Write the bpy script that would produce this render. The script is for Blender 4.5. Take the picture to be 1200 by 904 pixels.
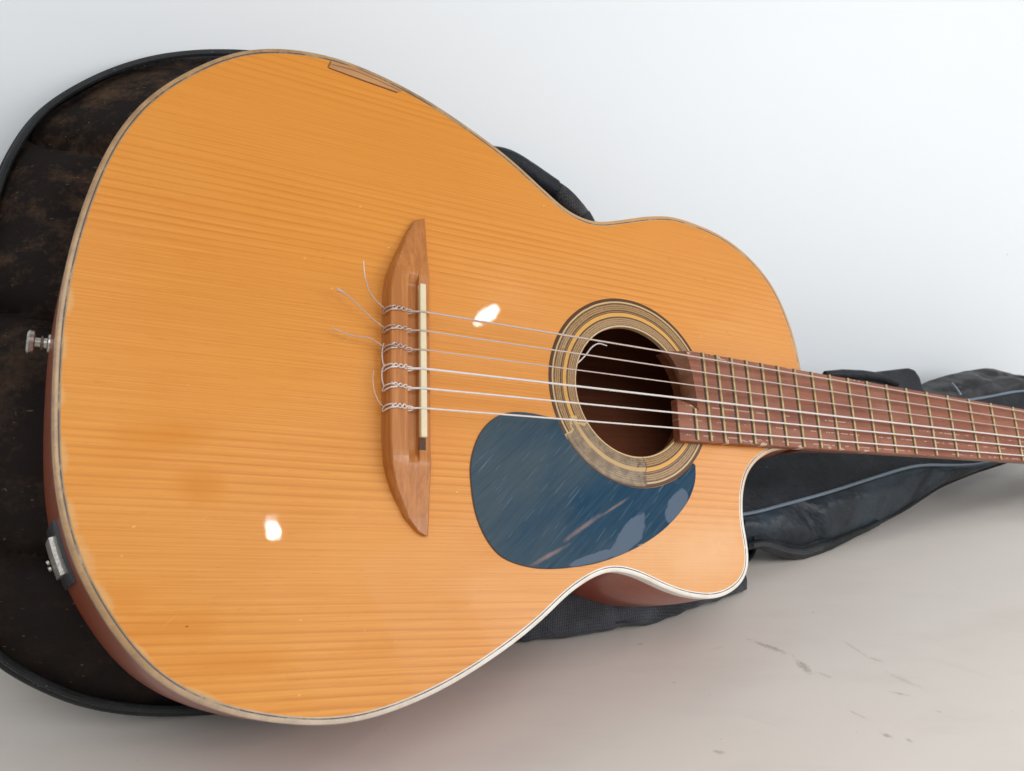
import bpy, bmesh, math, random
from mathutils import Vector, Matrix, noise

random.seed(7)
scene = bpy.context.scene
col = scene.collection
for o in list(bpy.data.objects):
    bpy.data.objects.remove(o)

# ------------------------------------------------------------------ camera
FLOOR_DROP = 0.303                      # camera height above the floor (m)
cam_d = bpy.data.cameras.new('camera')
cam = bpy.data.objects.new('camera', cam_d)
col.objects.link(cam)
cam.location = (0, 0, FLOOR_DROP)
cam.rotation_euler = (math.radians(78), 0, 0)
cam_d.sensor_fit = 'HORIZONTAL'
cam_d.sensor_width = 36
cam_d.lens = 36 * 1005.86 / 1200
cam_d.clip_start = 0.01
cam_d.clip_end = 50
cam_d.dof.use_dof = True
cam_d.dof.focus_distance = 0.56
cam_d.dof.aperture_fstop = 14
scene.camera = cam

# ------------------------------------------------------------------ light
world = bpy.data.worlds.new('World')
scene.world = world
world.use_nodes = True
bg = world.node_tree.nodes['Background']
bg.inputs[0].default_value = (0.94, 0.97, 1.0, 1)
bg.inputs[1].default_value = 0.46

def area_light(name, loc, target, sx, sy, power, colour, spread=180):
    d = bpy.data.lights.new(name, 'AREA')
    d.shape = 'RECTANGLE'
    d.size, d.size_y = sx, sy
    d.energy = power
    d.color = colour
    d.spread = math.radians(spread)
    o = bpy.data.objects.new(name, d)
    col.objects.link(o)
    o.location = loc
    o.rotation_euler = (Vector(target) - Vector(loc)).to_track_quat('-Z', 'Y').to_euler()
    return o

for _sx, _sy, _p, _d in ((0.75, 0.36, 2.2, 0.0), (1.15, 0.60, 3.9, 0.01), (1.60, 0.80, 4.2, 0.02), (2.4, 1.25, 6.5, 0.05)):   # window light; stacked panels added to soften its reflected edge: brightest in the middle
    area_light('window_light', (1.50 + _d, -0.06 - 2*_d, 0.50 + 5*_d), (0.15, 0.5, 0.12), _sx, _sy, _p, (0.95, 0.975, 1.0))
area_light('front_window_light', (0.25, -1.25, 1.80), (0.15, 0.6, 0.1), 1.2, 1.1, 18, (0.97, 0.985, 1.0))
area_light('lamp_light', (1.324, -0.910, 1.177), (-0.117, 0.397, 0.147), 0.034, 0.046, 2.0, (1, 0.98, 0.95))
area_light('lamp_light', (1.659, -0.132, 1.511), (-0.015, 0.51, 0.237), 0.075, 0.022, 2.0, (1, 0.98, 0.95))

scene.view_settings.view_transform = 'Standard'
scene.view_settings.look = 'None'
scene.view_settings.exposure = -0.15
scene.view_settings.gamma = 1.0
scene.render.film_transparent = False

# ------------------------------------------------------------------ frame of the guitar
# local axes: X along the neck, Y across towards the bass side, Z out of the top; origin on the top at the saddle
GM = Matrix(((0.8792, -0.0354, 0.4752), (0.4353, 0.4654, -0.7706), (-0.1939, 0.8844, 0.4246)))
gx = Vector(GM.col[0]).normalized()
gz = gx.cross(Vector(GM.col[1])).normalized()
gy = gz.cross(gx)
GM = Matrix((gx, gy, gz)).transposed()
GT = Vector((-0.05331, 0.47323, FLOOR_DROP - 0.08902))
GI = GM.transposed()
S = 0.001
WALL_N = Vector((0.4437, -0.8962, 0)).normalized()
WALL_C = -0.68705
ALONG = Vector((0.8962, 0.4437, 0)).normalized()

def to_world(p):                         # guitar mm -> world m
    return GM @ (Vector(p) * S) + GT
def to_local(w):                         # world m -> guitar mm
    return (GI @ (Vector(w) - GT)) / S

# ------------------------------------------------------------------ mesh helpers
def thing(name, label, cat, base_local, group=None):
    o = bpy.data.objects.new(name, None)
    col.objects.link(o)
    o.empty_display_size = 0.05
    o.matrix_world = Matrix.Translation(to_world(base_local)) @ GM.to_4x4()
    o['label'] = label
    o['category'] = cat
    o['_base'] = [c * S for c in base_local]
    if group:
        o['group'] = group
    return o

class MB:
    """collects verts (mm, guitar frame) and faces for one mesh object"""
    def __init__(self):
        self.v, self.f = [], []
    def add(self, vs, fs):
        n = len(self.v)
        self.v += [tuple(p) for p in vs]
        self.f += [tuple(i + n for i in f) for f in fs]
    def loft(self, rings, closed=True, cap0=False, cap1=False):
        n = len(rings[0]); base = len(self.v)
        for r in rings:
            self.v += [tuple(p) for p in r]
        m = n if closed else n - 1
        for a in range(len(rings) - 1):
            for i in range(m):
                j = (i + 1) % n
                self.f.append((base + a*n + i, base + a*n + j, base + (a+1)*n + j, base + (a+1)*n + i))
        if cap0: self.f.append(tuple(base + i for i in reversed(range(n))))
        if cap1: self.f.append(tuple(base + (len(rings)-1)*n + i for i in range(n)))
    def tube(self, pts, rad, n=8, caps=True, flat=1.0, flat_axis=None):
        pts = [Vector(p) for p in pts]
        rings = []
        prev = None
        for i, p in enumerate(pts):
            t = (pts[min(i+1, len(pts)-1)] - pts[max(i-1, 0)])
            if t.length < 1e-9: t = Vector((1, 0, 0))
            t.normalize()
            if prev is None:
                ref = Vector(flat_axis) if flat_axis else (Vector((0, 0, 1)) if abs(t.z) < .9 else Vector((0, 1, 0)))
            else:
                ref = prev
            b = ref - t * ref.dot(t)
            b.normalize()
            c = t.cross(b)
            prev = b
            r = rad[i] if isinstance(rad, (list, tuple)) else rad
            rings.append([p + (b * math.cos(2*math.pi*k/n) * flat + c * math.sin(2*math.pi*k/n)) * r for k in range(n)])
        self.loft(rings, True, caps, caps)
    def box(self, x0, x1, y0, y1, z0, z1):
        v = [(x, y, z) for x in (x0, x1) for y in (y0, y1) for z in (z0, z1)]
        self.add(v, [(0,1,3,2), (4,6,7,5), (0,4,5,1), (2,3,7,6), (0,2,6,4), (1,5,7,3)])
    def prism(self, poly, z0, z1):
        n = len(poly)
        v = [(x, y, z0) for x, y in poly] + [(x, y, z1) for x, y in poly]
        f = [tuple(range(n, 2*n)), tuple(reversed(range(n)))]
        f += [(i, (i+1) % n, n + (i+1) % n, n + i) for i in range(n)]
        self.add(v, f)
    def build(self, name, mat, parent, smooth=True, bevel=0, seg=2, angle=None, fix=True, label=None):
        me = bpy.data.meshes.new(name)
        me.from_pydata([(x*S, y*S, z*S) for x, y, z in self.v], [], self.f)
        bm = bmesh.new(); bm.from_mesh(me)
        bmesh.ops.remove_doubles(bm, verts=bm.verts, dist=1e-6)
        if fix: bmesh.ops.recalc_face_normals(bm, faces=bm.faces)
        if bevel:
            es = [e for e in bm.edges if len(e.link_faces) == 2 and e.calc_face_angle(0) > math.radians(30)]
            bmesh.ops.bevel(bm, geom=es, offset=bevel*S, segments=seg, affect='EDGES', profile=.5)
        bm.to_mesh(me); bm.free()
        o = bpy.data.objects.new(name, me)
        col.objects.link(o)
        me.materials.append(mat)
        if parent is not None:
            o.parent = parent
            if '_base' in parent:
                o.location = [-c for c in parent['_base']]
        if smooth:
            for p in me.polygons: p.use_smooth = True
            me.set_sharp_from_angle(angle=math.radians(angle or (12 if bevel else 40)))
        if label: o['label'] = label
        return o

def catmull(pts, step=2.0, closed=True):
    P = [Vector(p) for p in pts]; n = len(P); out = []
    rng = range(n) if closed else range(n - 1)
    for i in rng:
        if closed: a, b, c, d = P[i-1], P[i], P[(i+1) % n], P[(i+2) % n]
        else: a, b, c, d = P[max(i-1, 0)], P[i], P[i+1], P[min(i+2, n-1)]
        k = max(1, int((c - b).length / step))
        for j in range(k):
            t = j / k
            out.append(0.5*((2*b) + (c-a)*t + (2*a-5*b+4*c-d)*t*t + (3*b-a-3*c+d)*t**3))
    if not closed: out.append(P[-1])
    return out

def resample(pts, n, closed=True):
    P = pts + [pts[0]] if closed else pts
    L = [0]
    for a, b in zip(P[:-1], P[1:]): L.append(L[-1] + (b-a).length)
    out = []; j = 0
    m = n if closed else n - 1
    for i in range(n):
        s = L[-1] * i / m
        while j < len(L) - 2 and L[j+1] < s: j += 1
        t = (s - L[j]) / max(1e-9, L[j+1] - L[j])
        out.append(P[j].lerp(P[j+1], min(1, t)))
    return out

def smooth_loop(P, sigma, closed=True):
    n = len(P); k = int(sigma*3); w = [math.exp(-.5*(i/sigma)**2) for i in range(-k, k+1)]; sw = sum(w)
    out = []
    for i in range(n):
        a = Vector((0,)*len(P[0]))
        for j in range(-k, k+1):
            q = P[(i+j) % n] if closed else P[max(0, min(n-1, i+j))]
            a += q * (w[j+k]/sw)
        out.append(a)
    return out

def interp(x, xs, ys):
    if x <= xs[0]: return ys[0]
    for a, b, c, d in zip(xs[:-1], xs[1:], ys[:-1], ys[1:]):
        if x <= b:
            t = (x-a)/(b-a); return c + (d-c)*t
    return ys[-1]
def sstep(a, b, x):
    t = max(0, min(1, (x-a)/(b-a))); return t*t*(3-2*t)

# ------------------------------------------------------------------ node helpers
class NT:
    def __init__(self, name):
        self.m = bpy.data.materials.new(name); self.m.use_nodes = True
        self.t = self.m.node_tree; self.b = self.t.nodes['Principled BSDF']
    def n(self, typ, **kw):
        nd = self.t.nodes.new(typ)
        for k, v in kw.items(): setattr(nd, k, v)
        return nd
    def link(self, a, b): self.t.links.new(a, b)
    def _in(self, sock, v):
        if hasattr(v, 'is_output'): self.link(v, sock)
        elif v is not None: sock.default_value = v
    def coord(self): return self.n('ShaderNodeTexCoord').outputs['Object']
    def sep(self, v):
        s = self.n('ShaderNodeSeparateXYZ'); self.link(v, s.inputs[0]); return s.outputs
    def comb(self, x=0, y=0, z=0):
        c = self.n('ShaderNodeCombineXYZ')
        for i, v in enumerate((x, y, z)): self._in(c.inputs[i], v)
        return c.outputs[0]
    def math(self, op, a, b=None, c=None, clamp=False):
        m = self.n('ShaderNodeMath', operation=op); m.use_clamp = clamp
        for i, v in enumerate((a, b, c)):
            if v is not None: self._in(m.inputs[i], v)
        return m.outputs[0]
    def map(self, v, loc=(0,0,0), rot=(0,0,0), sc=(1,1,1), typ='POINT'):
        m = self.n('ShaderNodeMapping', vector_type=typ)
        self.link(v, m.inputs[0]); m.inputs[1].default_value = loc; m.inputs[2].default_value = rot; m.inputs[3].default_value = sc
        return m.outputs[0]
    def noise(self, v, scale=5, detail=3, rough=.5, dist=0):
        m = self.n('ShaderNodeTexNoise'); self.link(v, m.inputs['Vector'])
        m.inputs['Scale'].default_value = scale; m.inputs['Detail'].default_value = detail
        m.inputs['Roughness'].default_value = rough; m.inputs['Distortion'].default_value = dist
        return m.outputs['Fac']
    def noise1(self, w, scale=5, detail=2, rough=.5):
        m = self.n('ShaderNodeTexNoise', noise_dimensions='1D'); self.link(w, m.inputs['W'])
        m.inputs['Scale'].default_value = scale; m.inputs['Detail'].default_value = detail; m.inputs['Roughness'].default_value = rough
        return m.outputs['Fac']
    def voro(self, v, scale, feature='F1', rnd=1):
        m = self.n('ShaderNodeTexVoronoi', feature=feature); self.link(v, m.inputs['Vector'])
        m.inputs['Scale'].default_value = scale; m.inputs['Randomness'].default_value = rnd
        return m.outputs['Distance']
    def ramp(self, f, stops, interp='LINEAR'):
        r = self.n('ShaderNodeValToRGB'); r.color_ramp.interpolation = interp
        e = r.color_ramp.elements
        while len(e) < len(stops): e.new(.5)
        for i, (p, c) in enumerate(stops):
            e[i].position = p
            e[i].color = (c, c, c, 1) if isinstance(c, (int, float)) else (*c, 1)
        self._in(r.inputs[0], f)
        return r.outputs[0]
    def mix(self, f, a, b, mode='MIX'):
        m = self.n('ShaderNodeMix', data_type='RGBA', blend_type=mode)
        self._in(m.inputs[0], f)
        for i, v in ((6, a), (7, b)):
            if isinstance(v, tuple): v = (*v, 1) if len(v) == 3 else v
            self._in(m.inputs[i], v)
        return m.outputs[2]
    def bump(self, h, strength=.3, dist=.001, normal=None):
        m = self.n('ShaderNodeBump'); m.inputs['Strength'].default_value = strength; m.inputs['Distance'].default_value = dist
        self._in(m.inputs['Height'], h)
        if normal: self.link(normal, m.inputs['Normal'])
        return m.outputs[0]
    def set(self, **kw):
        for k, v in kw.items():
            k = {'color': 'Base Color', 'rough': 'Roughness', 'metal': 'Metallic', 'normal': 'Normal', 'coat': 'Coat Weight', 'coat_rough': 'Coat Roughness',
                 'coat_normal': 'Coat Normal', 'spec': 'Specular IOR Level', 'sheen': 'Sheen Weight', 'sheen_rough': 'Sheen Roughness'}[k]
            if isinstance(v, tuple): v = (*v, 1)
            self._in(self.b.inputs[k], v)
        return self.m

def blob(nt, xy, cx, cy, ang, a, b, warp=None, edge=.35):
    """1 inside a ragged ellipse at (cx,cy) of half axes a,b"""
    v = nt.map(xy, (cx, cy, 0), (0, 0, ang), (a, b, 1), 'TEXTURE')
    ln = nt.n('ShaderNodeVectorMath', operation='LENGTH'); nt.link(v, ln.inputs[0])
    d = ln.outputs['Value']
    if warp is not None: d = nt.math('ADD', d, warp)
    m = nt.n('ShaderNodeMapRange'); nt.link(d, m.inputs[0])
    m.inputs[1].default_value = 1.0; m.inputs[2].default_value = 1 - edge; m.inputs[3].default_value = 0; m.inputs[4].default_value = 1
    return m.outputs[0]

# ------------------------------------------------------------------ materials
def mat_spruce():
    t = NT('spruce'); P = t.coord(); x, y, z = t.sep(P)
    big = t.noise(t.map(P, sc=(3, 9, 1)), 1.0, 2)
    wob = t.noise(t.map(P, sc=(6, 40, 1)), 1.0, 2)
    ay = t.math('ABSOLUTE', y)
    v = t.math('ADD', ay, t.math('MULTIPLY', t.math('SUBTRACT', big, .5), .006))
    v = t.math('ADD', v, t.math('MULTIPLY', t.math('SUBTRACT', wob, .5), .0011))
    # flame: the grain fans slightly from the middle of the lower bout
    v = t.math('ADD', v, t.math('MULTIPLY', t.math('MULTIPLY', x, y), .12))
    jit = t.noise1(v, 70, 2)
    def rings(per, am):
        ph = t.math('ADD', t.math('DIVIDE', v, per), t.math('MULTIPLY', jit, am))
        fr = t.math('FRACT', ph)
        return t.ramp(fr, [(0, .25), (.12, .02), (.55, .18), (.80, .62), (.89, 1.0), (1.0, .25)])
    wide = rings(.0044, 1.1)
    mid = rings(.0019, 1.5)
    fine = rings(.00125, 1.2)
    zone = t.ramp(t.math('MULTIPLY', t.math('SUBTRACT', ay, t.math('MULTIPLY', t.math('MAXIMUM', y, 0.0), .18)), 5.0), [(0.0, 0.0), (.17, .05), (.25, .9), (.41, .85), (.47, .05), (.61, .05), (.66, .9), (1, 1)])
    zn = t.math('ADD', zone, t.math('MULTIPLY', t.math('SUBTRACT', t.noise(t.map(P, sc=(4, 30, 1)), 1, 1), .5), .5), clamp=True)
    fm = t.mix(t.noise(t.map(P, sc=(3, 60, 1)), 1, 1), fine, mid)
    g = t.mix(zn, t.mix(.72, t.n('ShaderNodeRGB').outputs[0], fm), wide)
    rgbnode = [n for n in t.t.nodes if n.bl_idname == 'ShaderNodeRGB'][0]
    rgbnode.outputs[0].default_value = (0.25, 0.25, 0.25, 1)
    streak = t.noise(t.map(P, sc=(5, 420, 1)), 1, 3, .6)
    vis = t.noise(t.map(P, sc=(7, 12, 1)), 1, 3)
    g2 = t.math('MULTIPLY', g, t.math('ADD', .15, t.math('MULTIPLY', vis, 1.35)))
    c = t.mix(g2, (.77, .325, .056), (.53, .160, .016))
    c = t.mix(t.math('MULTIPLY', streak, .30), c, (.62, .225, .028))
    hair = t.noise(t.map(P, sc=(11, 1150, 1)), 1, 3, .65)
    c = t.mix(t.math('MULTIPLY', t.ramp(hair, [(.48, 0), (.72, 1)]), .38), c, (.54, .165, .017))
    c = t.mix(t.math('MULTIPLY', t.ramp(hair, [(.30, 1), (.48, 0)]), .26), c, (.84, .42, .10))
    dash = t.noise(t.map(P, sc=(85, 1300, 1)), 1, 2, .6)
    c = t.mix(t.math('MULTIPLY', t.ramp(dash, [(.62, 0), (.72, 1)]), .30), c, (.40, .12, .015))
    # aged darker lacquer in blotches; deeper orange toward the bass side
    blot = t.ramp(t.noise(t.map(P, sc=(9, 13, 1)), 1, 4, .6), [(.35, 0), (.75, 1)])
    c = t.mix(t.math('MULTIPLY', blot, .22), c, (.62, .205, .022))
    edge_y = t.math('MULTIPLY', t.math('ADD', y, .02), 4.5, clamp=True)
    c = t.mix(t.math('MULTIPLY', edge_y, .45), c, (.62, .215, .020))
    W1 = t.math('MULTIPLY', t.math('SUBTRACT', t.noise(P, 70, 3), .5), .8)
    for cx, cy, a, b, s in ((-.112, -.073, .016, .011, .62), (-.128, -.05, .030, .009, .5), (-.118, -.138, .034, .010, .5), (-.09, -.155, .04, .008, .4), (-.02, -.15, .03, .006, .35), (.02, -.13, .012, .005, .3), (-.14, -.125, .012, .01, .3)):
        c = t.mix(t.math('MULTIPLY', blob(t, P, cx, cy, .05, a, b, W1, .8), s*1.25), c, (.62, .21, .012))
    # pale haze of the window reflection, put into the colour by the cutaway
    pale = blob(t, P, .19, -.105, .1, .09, .035, W1, .9)
    c = t.mix(t.math('MULTIPLY', pale, .55), c, (.76, .42, .17))
    # tiny nicks, short scratches and dark pin marks
    nick = t.voro(t.map(t.map(P, rot=(0, 0, -.5)), sc=(1, 2.6, 1)), 62)
    nick_m = t.math('MULTIPLY', t.math('LESS_THAN', nick, .055), t.math('GREATER_THAN', t.noise(P, 38, 1), .56))
    c = t.mix(t.math('MULTIPLY', nick_m, .55), c, (.80, .52, .22))
    pit = t.voro(t.map(P, loc=(.3, .1, 0), sc=(1, 1.6, 1)), 48)
    pit_m = t.math('MULTIPLY', t.math('LESS_THAN', pit, .035), t.math('GREATER_THAN', t.noise(P, 21, 1), .6))
    c = t.mix(t.math('MULTIPLY', pit_m, .7), c, (.20, .06, .012))
    scr = t.noise(t.map(t.map(P, rot=(0, 0, -.75)), sc=(30, 900, 1)), 1, 1)
    scr_m = t.math('MULTIPLY', t.math('GREATER_THAN', scr, .77), t.math('GREATER_THAN', t.noise(P, 22, 2), .58))
    c = t.mix(t.math('MULTIPLY', scr_m, .35), c, (.78, .46, .18))
    # worn edge: pale bare wood beside the binding at the tail
    W3 = t.math('MULTIPLY', t.math('SUBTRACT', t.noise(P, 180, 4, .7), .5), 1.6)
    for cx, cy, an, a, b in ((-.1710, -.062, -1.4, .011, .0024), (-.1655, -.088, -1.22, .010, .0030), (-.1590, -.106, -1.1, .011, .0042), (-.1495, -.124, -.95, .012, .0028), (-.1330, -.147, -.75, .010, .0018), (-.1755, .012, 1.57, .009, .0026), (-.1755, -.012, -1.55, .008, .0022), (-.1745, -.034, -1.5, .007, .0022), (-.1690, .073, 1.35, .009, .0016), (.005, .1712, -.35, .010, .0010), (-.105, -.1668, -.4, .012, .0012)):
        c = t.mix(t.math('MULTIPLY', blob(t, P, cx, cy, an, a, b, W3, .6), .6), c, (.66, .38, .15))
    h = t.math('ADD', t.math('MULTIPLY', g, -.35), t.math('ADD', t.math('MULTIPLY', t.noise(t.map(P, sc=(14, 55, 1)), 1, 2), 1.4), t.math('MULTIPLY', nick_m, -.5)))
    nb = t.bump(h, .10, .0006)
    fineb = t.bump(t.math('ADD', t.noise(t.map(P, sc=(40, 700, 1)), 1, 2), t.math('MULTIPLY', scr_m, .5)), .03, .0003, nb)
    lh = t.math('ADD', t.math('MULTIPLY', t.noise(t.map(P, sc=(26, 70, 1)), 1, 3), 1.0), t.math('ADD', t.math('MULTIPLY', t.noise(t.map(P, sc=(45, 520, 1)), 1, 3, .7), .22), t.math('ADD', t.math('MULTIPLY', nick_m, -.12), t.math('MULTIPLY', scr_m, -.1))))
    lacq = t.bump(lh, .065, .0006)
    rr = t.ramp(t.noise(t.map(P, sc=(20, 26, 1)), 1, 4), [(.3, .26), (.7, .40)])
    return t.set(color=c, rough=rr, spec=.24, normal=fineb, coat=.20, coat_rough=.02, coat_normal=lacq)

def mat_wood(name, light, dark, per=.0016, axis='x', rough=.35, coat=.4, contrast=.6, bump=.15, spec=.3):
    t = NT(name); P = t.coord()
    sc = {'x': (14, 260, 260), 'y': (260, 14, 260), 'z': (260, 260, 14)}[axis]
    a = t.noise(t.map(P, sc=sc), 1, 4, .6)
    b = t.noise(t.map(P, sc=tuple(s*3.2 for s in sc)), 1, 3, .6)
    g = t.math('ADD', t.math('MULTIPLY', a, .7), t.math('MULTIPLY', b, .5))
    f = t.ramp(g, [(.38, 0), (.8, contrast*1.4)])
    c = t.mix(f, light, dark)
    big = t.noise(P, 18, 3)
    c = t.mix(t.math('MULTIPLY', big, .25), c, tuple(v*.6 for v in light))
    nb = t.bump(g, bump, .0004)
    return t.set(color=c, rough=rough, coat=coat, coat_rough=.1, normal=nb, spec=spec)

def mat_binding():
    t = NT('aged_binding'); P = t.coord(); x, y, z = t.sep(P)
    f = t.ramp(t.math('ADD', t.math('MULTIPLY', x, 2.3), .5), [(.18, 0), (.62, 1)])
    lowm = t.ramp(t.math('MULTIPLY', y, -8.0), [(.15, 0), (.7, 1)])
    f = t.math('MULTIPLY', f, lowm)
    n1 = t.noise(P, 90, 4, .65); n2 = t.noise(t.map(P, sc=(1, 1, 1)), 420, 3)
    tan = t.mix(t.ramp(n1, [(.35, 0), (.65, 1)]), (.47, .28, .12), (.30, .175, .08))
    tan = t.mix(t.ramp(n2, [(.58, 0), (.72, .6)]), tan, (.22, .13, .07))
    white = t.mix(t.ramp(n1, [(.45, 0), (.75, .5)]), (.82, .76, .68), (.62, .48, .34))
    warm = t.ramp(t.math('MULTIPLY', x, 4.0), [(.05, 0), (.5, .75)])
    tan = t.mix(warm, tan, (.62, .34, .13))
    c = t.mix(f, tan, white)  # whitened at the lower right: glossy reflection painted into the colour
    return t.set(color=c, rough=.3, coat=.3, coat_rough=.15, normal=t.bump(n1, .25, .0006))

def mat_purfling():
    t = NT('purfling_lines'); P = t.coord()
    # worn away in patches at the tail: pale gaps show through
    n1 = t.noise(P, 34, 5, .75)
    c = t.mix(t.ramp(n1, [(.50, 0), (.62, .85)]), (.055, .045, .04), (.42, .33, .20))
    return t.set(color=c, rough=.4)

def mat_rosette():
    t = NT('rosette_inlay'); P = t.coord(); x, y, z = t.sep(P)
    dx = t.math('SUBTRACT', x, .1485)
    r = t.math('SQRT', t.math('ADD', t.math('MULTIPLY', dx, dx), t.math('MULTIPLY', y, y)))
    r = t.math('ADD', r, t.math('MULTIPLY', t.math('SUBTRACT', t.noise(P, 150, 2), .5), .0004))
    u = t.math('DIVIDE', t.math('SUBTRACT', r, .043), .0196)
    D, T, Y, C = (.10, .045, .022), (.38, .22, .085), (.66, .34, .07), (.58, .40, .20)
    c = t.ramp(u, [(0, C), (.05, D), (.075, T), (.31, D), (.36, Y), (.49, D), (.52, T), (.54, D), (.58, T), (.80, D), (.83, C), (.89, D)], 'CONSTANT')
    lines = t.math('FRACT', t.math('MULTIPLY', u, 15.0))
    inband = t.math('ADD', t.math('MULTIPLY', t.math('GREATER_THAN', u, .075), t.math('LESS_THAN', u, .31)),
                    t.math('MULTIPLY', t.math('GREATER_THAN', u, .58), t.math('LESS_THAN', u, .80)))
    ln = t.math('MULTIPLY', t.math('MULTIPLY', t.math('GREATER_THAN', lines, .55), inband), t.math('ADD', .45, t.math('MULTIPLY', t.noise(P, 60, 3), .6)))
    c = t.mix(ln, c, (.11, .052, .028))
    ang = t.math('ARCTAN2', y, dx)
    # checks and dashes across the bands at the bass side
    chk = t.noise(t.comb(t.math('MULTIPLY', ang, 26), t.math('MULTIPLY', u, 40), 0), 1, 2)
    c = t.mix(t.math('MULTIPLY', t.math('MULTIPLY', t.ramp(chk, [(.50, 0), (.60, .75)]), inband), .45), c, (.52, .35, .16))
    # worn grey part at the treble side where the lines are rubbed off
    a0 = t.math('ADD', ang, t.math('MULTIPLY', t.math('SUBTRACT', t.noise(P, 110, 3), .5), .55))
    w = t.math('MULTIPLY', t.math('GREATER_THAN', a0, -2.62), t.math('LESS_THAN', a0, -1.50))
    inb2 = t.math('MULTIPLY', t.math('GREATER_THAN', u, .06), t.math('LESS_THAN', u, .95))
    grey = t.mix(t.ramp(t.noise(P, 170, 5, .72), [(.36, 0), (.62, 1)]), (.37, .26, .15), (.17, .12, .075))
    grey = t.mix(t.math('MULTIPLY', t.math('GREATER_THAN', lines, .62), .5), grey, (.11, .08, .06))
    grey = t.mix(t.math('MULTIPLY', t.math('GREATER_THAN', u, .34), t.math('LESS_THAN', u, .47)), grey, (.50, .33, .15))
    c = t.mix(t.math('MULTIPLY', t.math('MULTIPLY', w, inb2), .88), c, grey)
    # cracks at both ends of the worn part
    e1 = t.math('LESS_THAN', t.math('ABSOLUTE', t.math('ADD', a0, 1.50)), .022)
    e2 = t.math('LESS_THAN', t.math('ABSOLUTE', t.math('ADD', a0, 2.62)), .03)
    c = t.mix(t.math('MULTIPLY', e1, .7), c, (.10, .055, .03))
    c = t.mix(t.math('MULTIPLY', e2, .7), c, (.62, .44, .2))
    nb = t.bump(t.math('ADD', ln, t.noise(P, 500, 2)), .15, .0003)
    return t.set(color=c, rough=.4, coat=.12, coat_rough=.15, normal=nb, spec=.2)

def mat_pickguard():
    t = NT('blue_pickguard'); P = t.coord(); x, y, z = t.sep(P)
    R = t.map(P, rot=(0, 0, -.72))
    s1 = t.noise(t.map(R, sc=(26, 500, 1)), 1, 3, .65)
    s2 = t.noise(t.map(t.map(P, rot=(0, 0, -.82)), sc=(40, 1300, 1)), 1, 1)
    cloud = t.noise(t.map(R, sc=(14, 30, 1)), 1, 4)
    f = t.math('ADD', t.math('MULTIPLY', x, 5.5), t.math('MULTIPLY', t.math('SUBTRACT', cloud, .5), 1.3))
    f = t.math('ADD', f, t.math('MULTIPLY', y, -2.5))
    greyed = t.ramp(f, [(.42, 1), (1.15, 0)])  # greyer toward the bridge end, bluer toward the cutaway
    c = t.mix(greyed, (.008, .044, .086), (.054, .080, .099))
    c = t.mix(t.ramp(s1, [(.42, 0), (.75, .30)]), c, (.085, .125, .16))
    c = t.mix(t.ramp(s1, [(.25, .4), (.42, 0)]), c, (.010, .026, .048))
    sm = t.math('MULTIPLY', t.math('GREATER_THAN', s2, .70), t.math('ADD', .25, t.math('MULTIPLY', t.noise(P, 45, 2), .6)))
    c = t.mix(sm, c, (.15, .22, .28))
    W = t.math('MULTIPLY', t.math('SUBTRACT', t.noise(P, 110, 4, .65), .5), 1.1)
    pink = t.math('ADD', blob(t, P, .0800, -.1045, .44, .0175, .0016, W, .9), t.math('ADD', blob(t, P, .1035, -.0885, .55, .0200, .0018, W, .9), blob(t, P, .1275, -.0755, .5, .0150, .0012, W, .9)), clamp=True)
    c = t.mix(t.math('MULTIPLY', pink, .8), c, (.27, .19, .175))
    W2 = t.math('MULTIPLY', t.math('SUBTRACT', t.noise(P, 70, 3, .6), .5), 1.0)
    res = t.math('ADD', t.math('ADD', blob(t, P, .137, -.0925, .72, .0195, .0068, W2, .12), blob(t, P, .112, -.1055, .25, .019, .0030, W2, .12)), blob(t, P, .176, -.073, .9, .013, .007, W2, .12), clamp=True)
    c = t.mix(t.math('MULTIPLY', res, .8), c, (.115, .150, .205))
    wht = blob(t, P, .1485, -.0975, .12, .0065, .0008, W, .5)
    c = t.mix(t.math('MULTIPLY', wht, .7), c, (.4, .48, .55))
    rr = t.ramp(t.noise(P, 40, 3), [(.3, .26), (.7, .42)])
    nb = t.bump(t.math('ADD', s1, t.math('MULTIPLY', sm, -1.0)), .10, .0003)
    return t.set(color=c, rough=rr, normal=nb, coat=.03, coat_rough=.12, spec=.03)

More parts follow.
